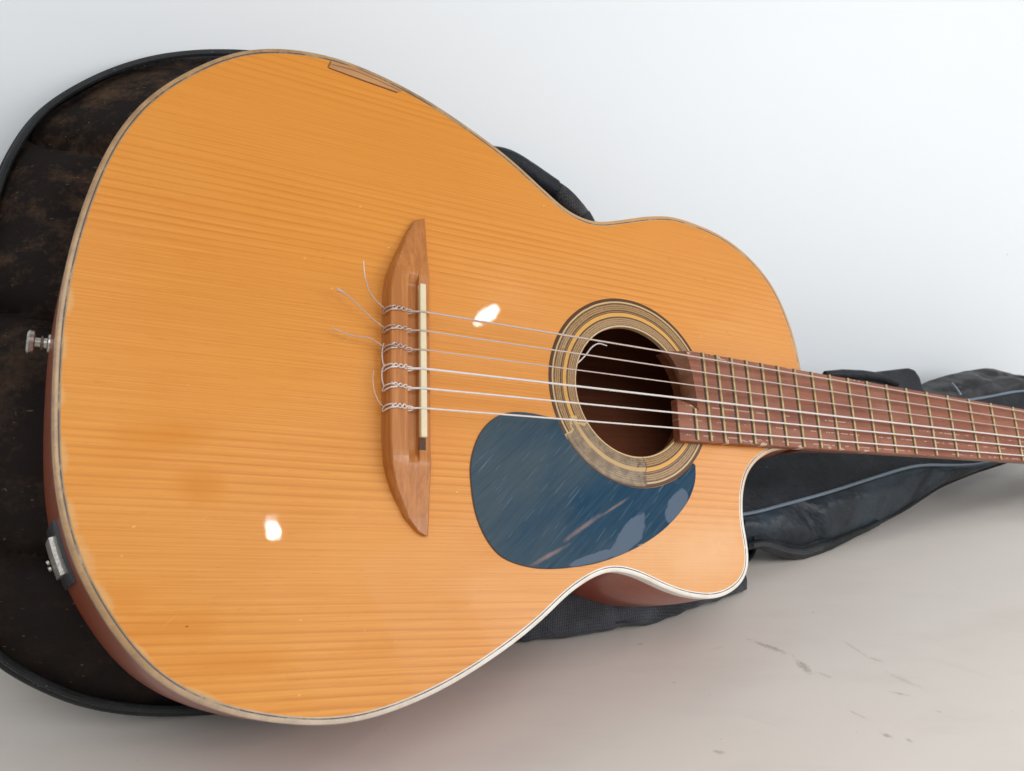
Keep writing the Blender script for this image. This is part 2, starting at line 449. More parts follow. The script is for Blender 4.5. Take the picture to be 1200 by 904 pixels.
t_j = {3: 0.0, 4: .0003, 5: .0002}
def mat_fretboard():
    t = NT('rosewood_board'); P = t.coord(); x, y, z = t.sep(P)
    a = t.noise(t.map(P, sc=(10, 210, 120)), 1, 4, .6)
    b = t.noise(t.map(P, sc=(60, 900, 500)), 1, 3, .6)
    c = t.mix(t.ramp(a, [(.35, 0), (.7, 1)]), (.31, .103, .050), (.19, .054, .026))
    c = t.mix(t.math('MULTIPLY', t.ramp(b, [(.5, 0), (.7, 1)]), .5), c, (.12, .042, .028))
    wear = t.ramp(t.noise(t.map(P, sc=(22, 30, 1)), 1, 4, .6), [(.48, 0), (.75, 1)])
    c = t.mix(t.math('MULTIPLY', wear, .55), c, (.37, .165, .10))
    # short pale dashes beside each treble string
    dash = t.noise(t.map(P, sc=(95, 60, 1)), 1, 3, .6)
    for k in (3, 4, 5):
        y0 = .02785*(1 - 2*k/5); sl = (.018 - .02785)*(1 - 2*k/5)/.65
        yy = t.math('SUBTRACT', y, t.math('ADD', t.math('MULTIPLY', x, sl), y0 - .0026 + t_j[k]))
        dm = t.math('MULTIPLY', t.math('LESS_THAN', t.math('ABSOLUTE', yy), .00042), t.math('GREATER_THAN', dash, .52))
        c = t.mix(t.math('MULTIPLY', dm, .6), c, (.58, .40, .31))
    chip = t.math('MULTIPLY', t.math('GREATER_THAN', t.noise(t.map(P, sc=(90, 160, 1)), 1, 3, .7), .60), t.math('GREATER_THAN', t.math('ABSOLUTE', y), t.math('SUBTRACT', .0296, t.math('MULTIPLY', x, .0092))))
    c = t.mix(t.math('MULTIPLY', chip, .7), c, (.62, .45, .34))
    nb = t.bump(t.math('ADD', a, b), .2, .0004)
    return t.set(color=c, rough=.45, normal=nb, coat=.08, coat_rough=.3, spec=.22)

def mat_plain(name, c, rough=.5, metal=0, coat=0, nscale=0, namt=.3, bump=0):
    t = NT(name)
    if nscale:
        P = t.coord(); n = t.noise(P, nscale, 4, .6)
        t.set(color=t.mix(t.math('MULTIPLY', n, namt), c, tuple(v*.35 for v in c)), rough=t.math('ADD', rough-.08, t.math('MULTIPLY', n, .16)))
        if bump: t.set(normal=t.bump(n, bump, .0005))
    else:
        t.set(color=c, rough=rough)
    return t.set(metal=float(metal), coat=coat)

def mat_fabric(name, c1, c2, weave=1400, rough=.55, sheen=.2, big=(25, 25, 25), bump=.35, spec=.4):
    t = NT(name); P = t.coord()
    R = t.map(P, rot=(.3, .2, .75))
    x, y, z = t.sep(R)
    wv = t.math('MULTIPLY', t.math('SINE', t.math('MULTIPLY', x, weave*3.0)), t.math('SINE', t.math('MULTIPLY', y, weave*3.0)))
    n = t.noise(t.map(P, sc=big), 1, 4, .6)
    fuzz = t.noise(P, 900, 2)
    c = t.mix(t.ramp(n, [(.40, 0), (.62, 1)]), c1, c2)
    c = t.mix(t.math('MULTIPLY', t.math('GREATER_THAN', wv, .35), .22), c, tuple(min(1, v*2.2+.01) for v in c2))
    lint = t.math('GREATER_THAN', t.noise(t.map(P, sc=(1, 1, 1)), 620, 1), .755)
    c = t.mix(t.math('MULTIPLY', lint, .3), c, (.4, .4, .4))
    h = t.math('ADD', t.math('MULTIPLY', wv, .5), t.math('MULTIPLY', fuzz, .6))
    nb = t.bump(h, bump, .0004)
    rid = t.math('ABSOLUTE', t.math('SUBTRACT', t.noise(t.map(t.map(P, rot=(0, 0, .5)), sc=(30, 85, 40)), 1, 3, .55), .5))
    wr = t.bump(t.math('SUBTRACT', t.noise(t.map(P, sc=(38, 60, 40)), 1, 3, .55), t.math('MULTIPLY', t.math('MINIMUM', rid, .06), 1.6)), .5, .004, nb)
    return t.set(color=c, rough=rough, normal=wr, sheen=sheen*.15, sheen_rough=.4, spec=spec*.6)

def mat_dusty():
    t = NT('dusty_black_fabric'); P = t.coord()
    n = t.noise(t.map(P, sc=(26, 42, 20)), 1, 5, .65)
    n2 = t.noise(P, 260, 4, .7)
    x, y, z = t.sep(P)
    up = t.ramp(t.math('ADD', t.math('MULTIPLY', y, 2.2), .55), [(.3, .25), (.75, 1)])
    f = t.math('MULTIPLY', t.ramp(t.math('ADD', t.math('MULTIPLY', n, .72), t.math('MULTIPLY', n2, .28)), [(.47, 0), (.66, 1)]), up)
    c = t.mix(t.noise(P, 40, 3), (.015, .0125, .012), (.023, .018, .016))
    c = t.mix(t.math('MULTIPLY', f, .8), c, (.105, .062, .037))
    lint = t.math('MULTIPLY', t.math('GREATER_THAN', t.noise(t.map(P, rot=(0, 0, .3), sc=(160, 640, 300)), 1, 2), .72), t.math('GREATER_THAN', n, .46))
    c = t.mix(t.math('MULTIPLY', lint, .4), c, (.30, .22, .16))
    nb = t.bump(t.math('ADD', n2, t.math('MULTIPLY', t.noise(P, 1500, 2), .5)), .5, .0008)
    return t.set(color=c, rough=.9, normal=nb, spec=.06)

def mat_floor():
    t = NT('painted_floor'); P = t.coord()
    n = t.noise(P, 6, 4, .6); n2 = t.noise(t.map(P, sc=(9, 22, 1)), 1, 4, .6); f = t.noise(P, 600, 2)
    c = t.mix(n, (.765, .695, .625), (.795, .735, .67))
    c = t.mix(t.math('MULTIPLY', t.ramp(n2, [(.5, 0), (.8, 1)]), .22), c, (.50, .44, .40))
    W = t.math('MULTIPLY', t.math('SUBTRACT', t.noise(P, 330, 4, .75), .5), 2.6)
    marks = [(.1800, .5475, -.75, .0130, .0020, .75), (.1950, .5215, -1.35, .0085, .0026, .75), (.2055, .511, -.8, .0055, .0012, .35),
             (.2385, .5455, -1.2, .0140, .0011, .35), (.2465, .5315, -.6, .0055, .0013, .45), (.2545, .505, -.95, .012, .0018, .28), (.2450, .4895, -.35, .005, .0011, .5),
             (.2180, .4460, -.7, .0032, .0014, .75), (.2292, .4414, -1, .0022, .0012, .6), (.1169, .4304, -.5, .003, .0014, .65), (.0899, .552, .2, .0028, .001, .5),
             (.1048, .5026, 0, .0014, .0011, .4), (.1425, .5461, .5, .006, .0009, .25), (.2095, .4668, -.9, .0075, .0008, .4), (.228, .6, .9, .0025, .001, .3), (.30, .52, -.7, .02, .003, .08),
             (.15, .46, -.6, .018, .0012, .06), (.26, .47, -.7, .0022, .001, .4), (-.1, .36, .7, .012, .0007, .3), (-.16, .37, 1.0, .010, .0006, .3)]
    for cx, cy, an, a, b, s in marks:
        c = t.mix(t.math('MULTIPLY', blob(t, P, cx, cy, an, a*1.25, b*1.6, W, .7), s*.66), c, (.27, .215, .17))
    speck = t.math('MULTIPLY', t.math('LESS_THAN', t.voro(P, 95), .05), t.math('GREATER_THAN', t.noise(P, 21, 1), .58))
    c = t.mix(t.math('MULTIPLY', speck, .3), c, (.24, .19, .15))
    nb = t.bump(t.math('ADD', t.math('MULTIPLY', f, .25), t.noise(P, 60, 3)), .12, .0008)
    return t.set(color=c, rough=t.ramp(n2, [(.3, .30), (.7, .42)]), normal=nb, spec=.5)

def mat_wall():
    t = NT('white_wall_paint'); P = t.coord()
    n = t.noise(P, 3, 3); f = t.noise(P, 220, 3)
    c = t.mix(n, (.81, .838, .855), (.785, .812, .828))
    sp = t.math('MULTIPLY', t.math('LESS_THAN', t.voro(P, 24), .026), t.math('GREATER_THAN', t.noise(P, 9, 1), .50))
    c = t.mix(t.math('MULTIPLY', sp, .5), c, (.35, .34, .33))
    return t.set(color=c, rough=.45, normal=t.bump(f, .06, .0006), spec=.35)

M = {}
M['spruce'] = mat_spruce()
M['side'] = mat_wood('mahogany_side', (.38, .075, .020), (.19, .032, .010), axis='x', rough=.3, coat=.35, contrast=.5, bump=.02, spec=.2)
M['inner'] = mat_wood('inner_wood', (.40, .13, .06), (.25, .07, .03), axis='x', rough=.7, coat=0)
M['lining'] = mat_wood('hole_edge_wood', (.60, .40, .20), (.40, .24, .11), axis='x', rough=.55, coat=0)
M['binding'] = mat_binding()
M['purf'] = mat_purfling()
M['ros'] = mat_rosette()
M['pick'] = mat_pickguard()
M['board'] = mat_fretboard()
M['boardside'] = mat_wood('board_edge_wood', (.26, .105, .05), (.13, .05, .026), axis='x', rough=.45, coat=.2)
M['neck'] = mat_wood('neck_mahogany', (.26, .085, .035), (.14, .04, .018), axis='x', rough=.3, coat=.5)
M['bridge'] = mat_wood('bridge_wood', (.62, .255, .072), (.42, .145, .034), axis='y', rough=.35, coat=.35, contrast=1.0, spec=.12)
_t = [n for n in M['bridge'].node_tree.nodes if n.bl_idname == 'ShaderNodeBsdfPrincipled'][0]
_n = M['bridge'].node_tree.nodes.new('ShaderNodeTexNoise'); _n.inputs['Scale'].default_value = 70; _n.inputs['Detail'].default_value = 2
_c = M['bridge'].node_tree.nodes.new('ShaderNodeTexCoord'); M['bridge'].node_tree.links.new(_c.outputs['Object'], _n.inputs['Vector'])
_b = M['bridge'].node_tree.nodes.new('ShaderNodeBump'); _b.inputs['Strength'].default_value = .16; _b.inputs['Distance'].default_value = .0012
M['bridge'].node_tree.links.new(_n.outputs['Fac'], _b.inputs['Height']); M['bridge'].node_tree.links.new(_b.outputs[0], _t.inputs['Coat Normal'])
_t.inputs['Coat Weight'].default_value = .6; _t.inputs['Coat Roughness'].default_value = .04
M['bone'] = mat_plain('aged_bone', (.80, .67, .43), .38, nscale=130, namt=.25)
M['brass'] = mat_plain('fret_brass', (.40, .28, .14), .38, metal=.85, nscale=200, namt=.4)
M['nylon'] = mat_plain('clear_nylon', (.74, .68, .64), .22, coat=.5)
M['wound'] = mat_plain('wound_bass_string', (.56, .44, .38), .36, metal=.35)
M['steel'] = mat_plain('worn_nickel', (.62, .58, .52), .32, metal=.9, nscale=500, namt=.7, bump=.3)
M['blackp'] = mat_plain('black_plastic', (.012, .014, .018), .3, nscale=120, namt=.3)
M['patch'] = mat_wood('bare_patch_wood', (.58, .30, .125), (.36, .16, .06), axis='x', rough=.55, coat=.1)
M['crack'] = mat_plain('dark_filler', (.17, .075, .03), .6, nscale=300)
M['fret_shade'] = mat_plain('fret_shade_brown', (.055, .022, .014), .6, nscale=300, namt=.5)  # dark brown for the shade painted beside the frets
M['zip'] = mat_plain('grey_zip_coil', (.06, .063, .067), .4)
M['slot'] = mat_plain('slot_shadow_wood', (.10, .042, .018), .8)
M['nyl_bag'] = mat_fabric('black_nylon_weave', (.008, .0095, .0125), (.019, .022, .028), rough=.5)
M['weave'] = mat_fabric('dark_grey_weave', (.020, .022, .027), (.060, .066, .078), weave=900, rough=.5, bump=.8)
M['satin'] = mat_fabric('blue_black_satin', (.004, .008, .013), (.021, .037, .052), weave=2200, rough=.38, sheen=.3, big=(18, 12, 12), bump=.15, spec=.6)
M['puff'] = mat_fabric('charcoal_padding', (.018, .018, .020), (.040, .040, .043), rough=.5, sheen=.25, bump=.2)
M['dusty'] = mat_dusty()
M['web'] = mat_fabric('rough_webbing', (.020, .020, .021), (.07, .07, .072), weave=700, rough=.6, bump=1.0)
M['rim'] = mat_fabric('rim_tape', (.012, .013, .014), (.026, .028, .029), weave=1900, rough=.55)
M['piping'] = mat_plain('grey_blue_piping', (.19, .25, .31), .35, coat=.3, nscale=90, namt=.35)
M['floor'] = mat_floor()
M['wall'] = mat_wall()

# ------------------------------------------------------------------ setting
def sheet(name, quad, mat, cuts=1):
    me = bpy.data.meshes.new(name)
    me.from_pydata([tuple(v) for v in quad], [], [(0, 1, 2, 3)])
    o = bpy.data.objects.new(name, me); col.objects.link(o); me.materials.append(mat)
    o['kind'] = 'structure'
    return o
W0 = WALL_N * WALL_C
L = 3.0
sheet('floor', [W0 - ALONG*L, W0 - ALONG*L + WALL_N*3, W0 + ALONG*L + WALL_N*3, W0 + ALONG*L], M['floor'])
sheet('wall', [W0 - ALONG*L, W0 + ALONG*L, W0 + ALONG*L + Vector((0, 0, 2.6)), W0 - ALONG*L + Vector((0, 0, 2.6))], M['wall'])

# ------------------------------------------------------------------ guitar
SC = 650.0
def fret_x(n): return SC * 2 ** (-n/12.0)
def board_half(x): return (43.0 + 13.5*(SC - x)/(SC/2))/2
HX, HR, RR = 148.5, 43.0, 62.6

guitar = thing('acoustic_guitar', 'worn orange-brown wooden cutaway guitar with dark blue pickguard, leaning on the black bag', 'guitar', (-14, -182, -110))

OUT = [(304,41),(299,67),(287,94),(267,114),(241,127),(215,132),(194,133),(174,129),(149,121),(132,116),(119,116),(104,121),(83,135),(62,150),(42,159),(19,170),(-4,178),(-22,182),(-44,186),(-60,185.5),(-78,183),(-97,177),(-113,168),(-127,155),(-149,132),(-165,100),(-173,68),(-177,45),(-180,12),(-180,2),(-179,-22),(-178,-36),(-176,-59),(-173,-78),(-168,-95),(-163,-110),(-156,-122),(-146,-137),(-135,-152),(-123,-163),(-109,-171),(-88,-179),(-57,-185),(-34,-186),(-14,-182),(12,-174),(38,-162),(58,-151),(70,-144),(90,-128),(104,-120),(116,-115),(128,-113.5),(144,-117),(159,-123),(175,-128),(192,-130.5),(204,-130),(216,-126.5),(226,-120),(232,-111),(233.5,-98),(232,-84),(232.5,-72),(235,-60),(241,-48),(251,-39),(263,-33),(276,-29.5),(292,-27),(303,-20),(305,10)]
dense = catmull([Vector(p) for p in OUT], 1.5)
_r = resample(dense, 760)
_fine, _soft = smooth_loop(_r, 2.6), smooth_loop(_r, 8.0)
outline = resample([a.lerp(b, 1 - sstep(60, 110, a.x)) for a, b in zip(_fine, _soft)], 480)
NO = len(outline)
def offset_loop(d):
    res = []
    for i in range(NO):
        tg = (outline[(i+1) % NO] - outline[i-1]).normalized()
        nrm = Vector((-tg.y, tg.x))          # loop runs counter-clockwise: left is inside
        res.append(outline[i] + nrm * d)
    return res
def depth_at(x): return interp(x, [-180, -60, 120, 300], [112, 112, 103, 94])

# sound board: flat plate with the round hole
bm = bmesh.new()
lo = [bm.verts.new((p.x*S, p.y*S, 0)) for p in offset_loop(3.7)]
nh = 128
hv = [bm.verts.new(((HX + HR*math.cos(2*math.pi*k/nh))*S, HR*math.sin(2*math.pi*k/nh)*S, 0)) for k in range(nh)]
es = [bm.edges.new((lo[i], lo[(i+1) % NO])) for i in range(NO)] + [bm.edges.new((hv[i], hv[(i+1) % nh])) for i in range(nh)]
bmesh.ops.triangle_fill(bm, use_beauty=True, use_dissolve=False, edges=es, normal=(0, 0, 1))
bmesh.ops.recalc_face_normals(bm, faces=bm.faces)
if sum(f.normal.z for f in bm.faces) < 0: bmesh.ops.reverse_faces(bm, faces=bm.faces)
me = bpy.data.meshes.new('soundboard'); bm.to_mesh(me); bm.free()
soundboard = bpy.data.objects.new('soundboard', me); col.objects.link(soundboard); me.materials.append(M['spruce'])
soundboard.parent = guitar; soundboard.location = [-c for c in guitar['_base']]

# hole wall
b = MB()
b.loft([[(HX + HR*math.cos(2*math.pi*k/nh), HR*math.sin(2*math.pi*k/nh), z) for k in range(nh)] for z in (0.0, -3.2)])
b.loft([[(HX + (HR + w)*math.cos(2*math.pi*k/nh), (HR + w)*math.sin(2*math.pi*k/nh), -3.2) for k in range(nh)] for w in (0, 22)])
b.build('hole_edge', M['lining'], soundboard, fix=False).location = (0, 0, 0)

# binding and purfling
o0, o1, o2, o3, o4 = offset_loop(0), offset_loop(.35), offset_loop(1.2), offset_loop(2.5), offset_loop(3.75)
b = MB()
b.loft([[(p.x, p.y, -6.5) for p in o0], [(p.x, p.y, -1.5) for p in o0], [(p.x, p.y, -.45) for p in o1], [(p.x, p.y, .02) for p in o2], [(p.x, p.y, .02) for p in o3]])
b.build('binding', M['binding'], guitar)
b = MB(); b.loft([[(p.x, p.y, .02) for p in o3], [(p.x, p.y, .0) for p in offset_loop(3.15)]]); b.build('purfling', M['purf'], guitar)
b = MB(); b.loft([[(p.x, p.y, .0) for p in offset_loop(3.15)], [(p.x, p.y, .0) for p in offset_loop(3.75)]]); b.build('purfling', M['binding'], guitar)

# sides
b = MB(); rings = []
os_ = offset_loop(.25)
for k in range(9):
    u = k/8
    ring = []
    for i, p in enumerate(os_):
        tg = (outline[(i+1) % NO] - outline[i-1]).normalized(); nrm = Vector((tg.y, -tg.x))
        bul = 2.6*math.sin(u*math.pi*.9)
        q = p + nrm*bul
        ring.append((q.x, q.y, -6.4 - (depth_at(p.x) - 6.4)*u))
    rings.append(ring)
b.loft(rings)
b.build('side', M['side'], guitar)
b = MB(); b.prism([(p.x, p.y) for p in outline], -1, 0)
b.v = [(x, y, -depth_at(x) - (3 if z == -1 else .2)) for x, y, z in b.v]
b.build('back', M['inner'], guitar)
# neck block seen inside the hole, under the end of the finger board
b = MB(); rings = []
for rad, z in ((46.5, -3.3), (46.5, -15), (70, -15), (70, -3.3)):
    rings.append([(HX + rad*math.cos(math.radians(a)), rad*math.sin(math.radians(a)), z) for a in range(-44, 45, 4)])
b.loft(rings, closed=False)
b.build('neck_block', M['neck'], guitar)

# rosette
b = MB(); nr = 160
prof = [(HR, 0.02), (HR, .25), (HR+.25, .34), (RR-.35, .34), (RR, .2), (RR, 0.02)]
b.loft([[(HX + r*math.cos(2*math.pi*k/nr), r*math.sin(2*math.pi*k/nr), z) for k in range(nr)] for r, z in prof])
b.build('rosette', M['ros'], guitar)

# pickguard
pts = [(194.2,-46),(192.5,-57),(184,-71),(166,-86.5),(145,-98),(119,-107),(95,-111),(72,-111.5),(53,-107),(42.5,-98.5),(35,-84),(32,-67),(32.3,-52),(38,-37),(47.5,-27),(59,-22.3),(74,-21.8),(91,-24)]
curve = catmull([Vector(p) for p in pts], 2.0, closed=False)
arc = []
for k in range(0, 41):
    a = math.radians(-157.5 + (-45.2 + 157.5)*k/40)
    arc.append(Vector((HX + 62.9*math.cos(a), 62.9*math.sin(a))))
poly = [tuple(p) for p in curve] + [tuple(p) for p in arc]
b = MB(); b.prism(poly, .03, .95)
b.build('pickguard', M['pick'], guitar, bevel=.25, seg=2)
b = MB(); b.tube([(p.x, p.y, .12) for p in curve], .38, 6)
b.build('pickguard_edge', M['crack'], guitar)

# repaired patch on the upper rim
b = MB()
b.prism([(-54.5,176.5),(-53,181.2),(-40,181.6),(-24,178.9),(-8.5,174.6),(-12,172.6),(-30,174.2)], .02, .5)
pt = b.build('repair_patch', M['patch'], guitar, bevel=.12, label='bare wood repair strip set into the upper edge of the top')
b = MB()
b.tube([(-54.8,176.2,.15),(-42,174.9,.15),(-30,173.8,.15),(-12,172.2,.15)], .25, 6)
b.tube([(-53,179.0,.5),(-40,179.2,.5),(-24,176.9,.5),(-10,173.9,.5)], .2, 6)
b.tube([(-55.2,176.5,.15),(-53.6,181.0,.15)], .25, 6)
b.build('crack_line', M['crack'], pt, fix=True).location = (0, 0, 0)

# bridge: loft of cross-sections along Y
def left_edge(y):
    return interp(y, [-95,-93,-86,-80,-73,-65,-57,-45,0,40,50,60,68,77.4,83,87.7,90], [3.2,-1.1,-8,-11,-14.8,-17.8,-19.8,-20.8,-21,-20.8,-19.2,-15.5,-12,-8,-5,-2.5,3.4])
def right_edge(y):
    return interp(y, [-95,-80,-60,60,80,90], [5.0,5.0,4.4,4.4,4.8,4.6])
def top_h(y):
    a = abs(y + 2.5)
    return sum(interp(a + d, [0, 52, 58, 70, 84, 93], [10, 10, 9.0, 6.2, 3.8, 3.0]) for d in (-4, -2, 0, 2, 4))/5
ys = []
y = -95.0
while y < 90.0:
    ys.append(y); y += 1.2 if abs(y + 2.5) > 46 else 4
ys.append(90.0)
rings = []
for y in ys:
    l, r, h = left_edge(y), right_edge(y), top_h(y)
    r = max(r, l + .6)
    a = abs(y + 2.5)
    ch = 1 - sstep(47, 55, a)                       # tie block channel
    zc = h - 4.0*ch
    zr = h - 1.2*ch
    w = r - l
    lt = l + min(1.8, w*.1)
    x1 = lt + (r - lt)*.42; x2 = x1 + .5*ch + .02; x3 = lt + (r - lt)*.68; x4 = x3 + .6*ch + .02
    rings.append([(l, y, 0.02), (l + .2, y, h*.45), (lt - .3, y, h - .5), (lt + .4, y, h), (x1 - .3, y, h), (x1, y, h - .4*ch), (x2, y, zc), (x3, y, zc), (x4, y, zr), (r - .8, y, zr), (r - .15, y, zr - .6), (r, y, 0.02)])
b = MB(); b.loft(rings, True, True, True)
bridge = b.build('bridge', M['bridge'], guitar, angle=28)
b = MB()
b.box(-2.5, 1.3, -43.5, 45.0, 4, 11.4)
sd = b.build('saddle', M['bone'], bridge, bevel=.7, seg=3); sd.location = (0, 0, 0)
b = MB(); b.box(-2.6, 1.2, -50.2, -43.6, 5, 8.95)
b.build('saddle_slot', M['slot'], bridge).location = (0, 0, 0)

# finger board with arched, stepped end
def board_poly():
    top = [(HX + 46.8*math.cos(math.radians(a)), 46.8*math.sin(math.radians(a))) for a in range(-10, 35, 3)]
    P = [(178.5, -board_half(178.5) - .6), (650, -21.5), (650, 21.5)]
    P += [(196.0, 30.6), (189.5, 30.3)]
    arc2 = [(195.6 - (y + 9.0)**2*.0036, y) for y in (26, 20, 14, 8, 2, -4, -8.5)]
    P += arc2 + [(196.6, -10.2), (190.5, -6.5), (178.8, -3.8)]
    return P
b = MB(); b.prism(board_poly(), .06, 6.6)
board = b.build('fretboard', M['board'], guitar, bevel=.5, seg=2)
b = MB(); r0, r1, r2 = [], [], []
for y in (30.2, 26, 20, 14, 8, 2, -4, -8.5, -10.2):
    xt = 195.6 - (y + 9.0)**2*.0036; xh = HX + math.sqrt(42.85**2 - y*y)
    r0.append((xt + .2, y, 6.3)); r1.append((min(xh, xt), y, .3)); r2.append((min(xh, xt), y, -3.6))
b.loft([r0, r1, r2], False)
b.add([r0[0], r1[0], (196, 30.2, .3), (196, 30.2, 6.3)], [(0, 1, 2, 3)])
e = b.build('board_end', M['boardside'], board); e.location = (0, 0, 0)
for n in range(1, 22):
    x = fret_x(n); h = board_half(x) - .25
    y1 = h if n < 21 else -9.5
    b = MB(); rings = []
    for y in (-h, y1):
        rings.append([(x + 1.25*math.cos(math.pi*k/6), y, 6.5 + 1.3*math.sin(math.pi*k/6)) for k in range(7)])
    b.loft(rings, False); b.f.append(tuple(range(7))); b.f.append(tuple(range(7, 14)))
    f = b.build('fret', M['brass'], board); f.location = (0, 0, 0)
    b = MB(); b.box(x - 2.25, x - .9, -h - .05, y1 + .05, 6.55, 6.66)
    b.build('fret_shade_strip', M['fret_shade'], board).location = (0, 0, 0)  # dark strip added left of each fret, painting its shaded side

# neck and head
b = MB(); rings = []
for x in (298, 305, 320, 360, 420, 500, 580, 640, 652):
    h = board_half(min(x, 650)) - .3
    dp = interp(x, [298, 320, 360, 640, 652], [60, 40, 24, 21, 21])
    rings.append([(x, h*math.cos(math.pi*k/16), -dp*math.sin(math.pi*k/16)**.8 + .05) for k in range(17)])
b.loft(rings, True, True, True)
b.build('neck', M['neck'], guitar)
b = MB(); b.box(650.2, 655.5, -21.8, 21.8, 0, 9.0); b.build('nut', M['bone'], guitar, bevel=.6)
b = MB(); rings = []
for x, h in ((652, 22), (668, 28), (685, 35), (760, 36), (815, 37), (838, 33), (845, 22)):
    d = (x - 652)*.21
    rings.append([(x, -h, 1 - d), (x, h, 1 - d), (x, h, -15 - d), (x, -h, -15 - d)])
b.loft(rings, True, True, True)
head = b.build('headstock', M['neck'], guitar, bevel=1.2)
for i in range(3):
    for s in (-1, 1):
        x = 700 + i*42; d = (x - 652)*.21
        b = MB(); b.tube([(x, s*34, -8 - d), (x, s*52, -8 - d)], 2.5, 8); b.tube([(x, s*52, -8 - d), (x, s*57, -8 - d), (x, s*66, -8 - d)], [4, 8, 7], 12)
        b.tube([(x, s*20, -4 - d), (x, s*20, 5 - d)], 3.5, 10)
        b.build('tuning_peg', M['bone'], head).location = (0, 0, 0)

# strings: three wound basses above, three clear nylon trebles below
rads = [.60, .51, .44, .68, .58, .53]
sag = random.Random(3)
for i in range(6):
    ys_ = 27.85*(1 - 2*i/5) + (0 if i < 3 else .2)
    yn = 18*(1 - 2*i/5)
    m = M['wound'] if i < 3 else M['nylon']
    r = rads[i]
    b = MB()
    P = [(-10.2, ys_, 8.6), (-7, ys_, 9.6), (-2.4, ys_, 11.4), (-.6, ys_, 11.3 + r), (1.2, ys_, 11.2 + r)]
    P += [(x, ys_ + (yn - ys_)*x/650, 11.2 + r - (2.0 - .5*(i < 3))*x/650) for x in (60, 160, 260, 360, 460, 560, 652)]
    P += [(700 + (i % 3)*42, yn*1.1, -9 - (i % 3)*9)]
    b.tube(P, r, 8)
    st = b.build('string', m, guitar)
    # tie: loop at the front of the block, two strands twisted over the top, wrap over the rear edge
    b = MB()
    rr = .43 if i < 3 else .38
    loop = []; sl_ = sag.uniform(.2, 1.5); lw = sag.uniform(.8, 1.25)
    for k in range(13):
        a = 2*math.pi*k/12
        loop.append((-8.7 + 2.1*lw*math.cos(a), ys_ + .9*lw*math.sin(a) - .2, 9.2 + .9*math.sin(a) + .25*math.cos(a)))
    b.tube(loop, rr, 6)
    tw0, tw1, ta = sag.uniform(0, 3), sag.uniform(2.1, 3.9), sag.uniform(.75, 1.15)
    for ph in (0, math.pi):
        tw = []
        for k in range(25):
            u = k/24; a = ph + tw0 + u*math.pi*tw1
            tw.append((-10.3 - 8.7*u, ys_ + .3 + ta*math.cos(a)*(1.15 - .4*u) + sl_*u, 10.75 + .6*math.sin(a)))
        b.tube(tw, rr, 6)
    b.tube([(-18.3, ys_ + 1.1, 10.9), (-19.9, ys_ + 1.0, 10.2), (-21.2, ys_ + .8, 7.8), (-21.6, ys_ + .2, 5.0), (-21.6, ys_ - 1.4, 3.4), (-21.6, ys_ - 2.2, 5.6), (-21.3, ys_ - 1.6, 8.4), (-19.4, ys_ - .9, 10.9), (-16, ys_ - .4, 11.2)], rr, 6)
    b.build('string_knot', m, st).location = (0, 0, 0)
    tails = {0: [(-21.0, ys_ + .5, 6), (-27, ys_ + 4, 7.5), (-31.5, 36.5, 9), (-34.5, 44, 10.5), (-35.6, 52.5, 11)],
             1: [(-21.0, ys_ + .3, 6), (-28, ys_ + 4, 7), (-35, 25.5, 8), (-43, 32.0, 8), (-49.0, 35.0, 7.5)],
             2: [(-21.0, ys_ + .2, 6), (-26.5, ys_ + 3.0, 6.5), (-31, ys_ + 4.6, 6.5), (-40, ys_ + 5.2, 5.5), (-51, ys_ + 7.5, 6)],
             3: [(-21.2, ys_ + .6, 5), (-22.3, ys_ + 5, 5), (-22.3, ys_ + 10, 5), (-22.0, ys_ + 13.5, 6.5)],
             4: [(-21.2, ys_ + .6, 5), (-22.4, ys_ + 5, 5), (-22.4, ys_ + 10, 5.4), (-21.8, ys_ + 12.5, 7.5)],
             5: [(-21.2, ys_ + .4, 5), (-24, ys_ + 3, 5), (-26.5, ys_ + 9, 4.5), (-27, ys_ + 16, 3.5), (-26.2, ys_ + 21, 2.5)]}[i]
    b = MB()
    path = catmull([Vector(q) for q in tails], 1.0, closed=False)
    rad = [rr*(.85 if i != 5 else .4)]*len(path)
    if i == 1:
        for k in range(len(path)):
            e = len(path) - 1 - k
            if e < 5: rad[k] = rr*(1 + (5 - e)*.32)
    b.tube(path, rad, 6)
    b.build('string_tail', m, st).location = (0, 0, 0)
# loose string end curling inside the sound hole
b = MB()
b.tube(catmull([Vector(q) for q in ((104, 12, -4), (110, 15, -5), (117.5, 21.5, -6), (124, 28.5, -7), (131, 32.5, -9), (140, 33.5, -13))], 1.5, closed=False), .5, 6)
b.build('loose_string', M['nylon'], guitar)

# strap button
b = MB(); rings = []
for x, r in ((-177, 4.6), (-182.0, 5.2), (-182.6, 5.0), (-183.2, 3.0), (-184.6, 2.6), (-185.4, 4.0), (-186.2, 2.6), (-188.6, 2.8), (-189.2, 6.0), (-191.4, 6.4), (-192.4, 5.2)):
    rings.append([(x, 8 + r*math.cos(2*math.pi*k/20), -60 + r*math.sin(2*math.pi*k/20)) for k in range(20)])
b.loft(rings, True, True, True)
b.build('strap_button', M['steel'], guitar, angle=30)

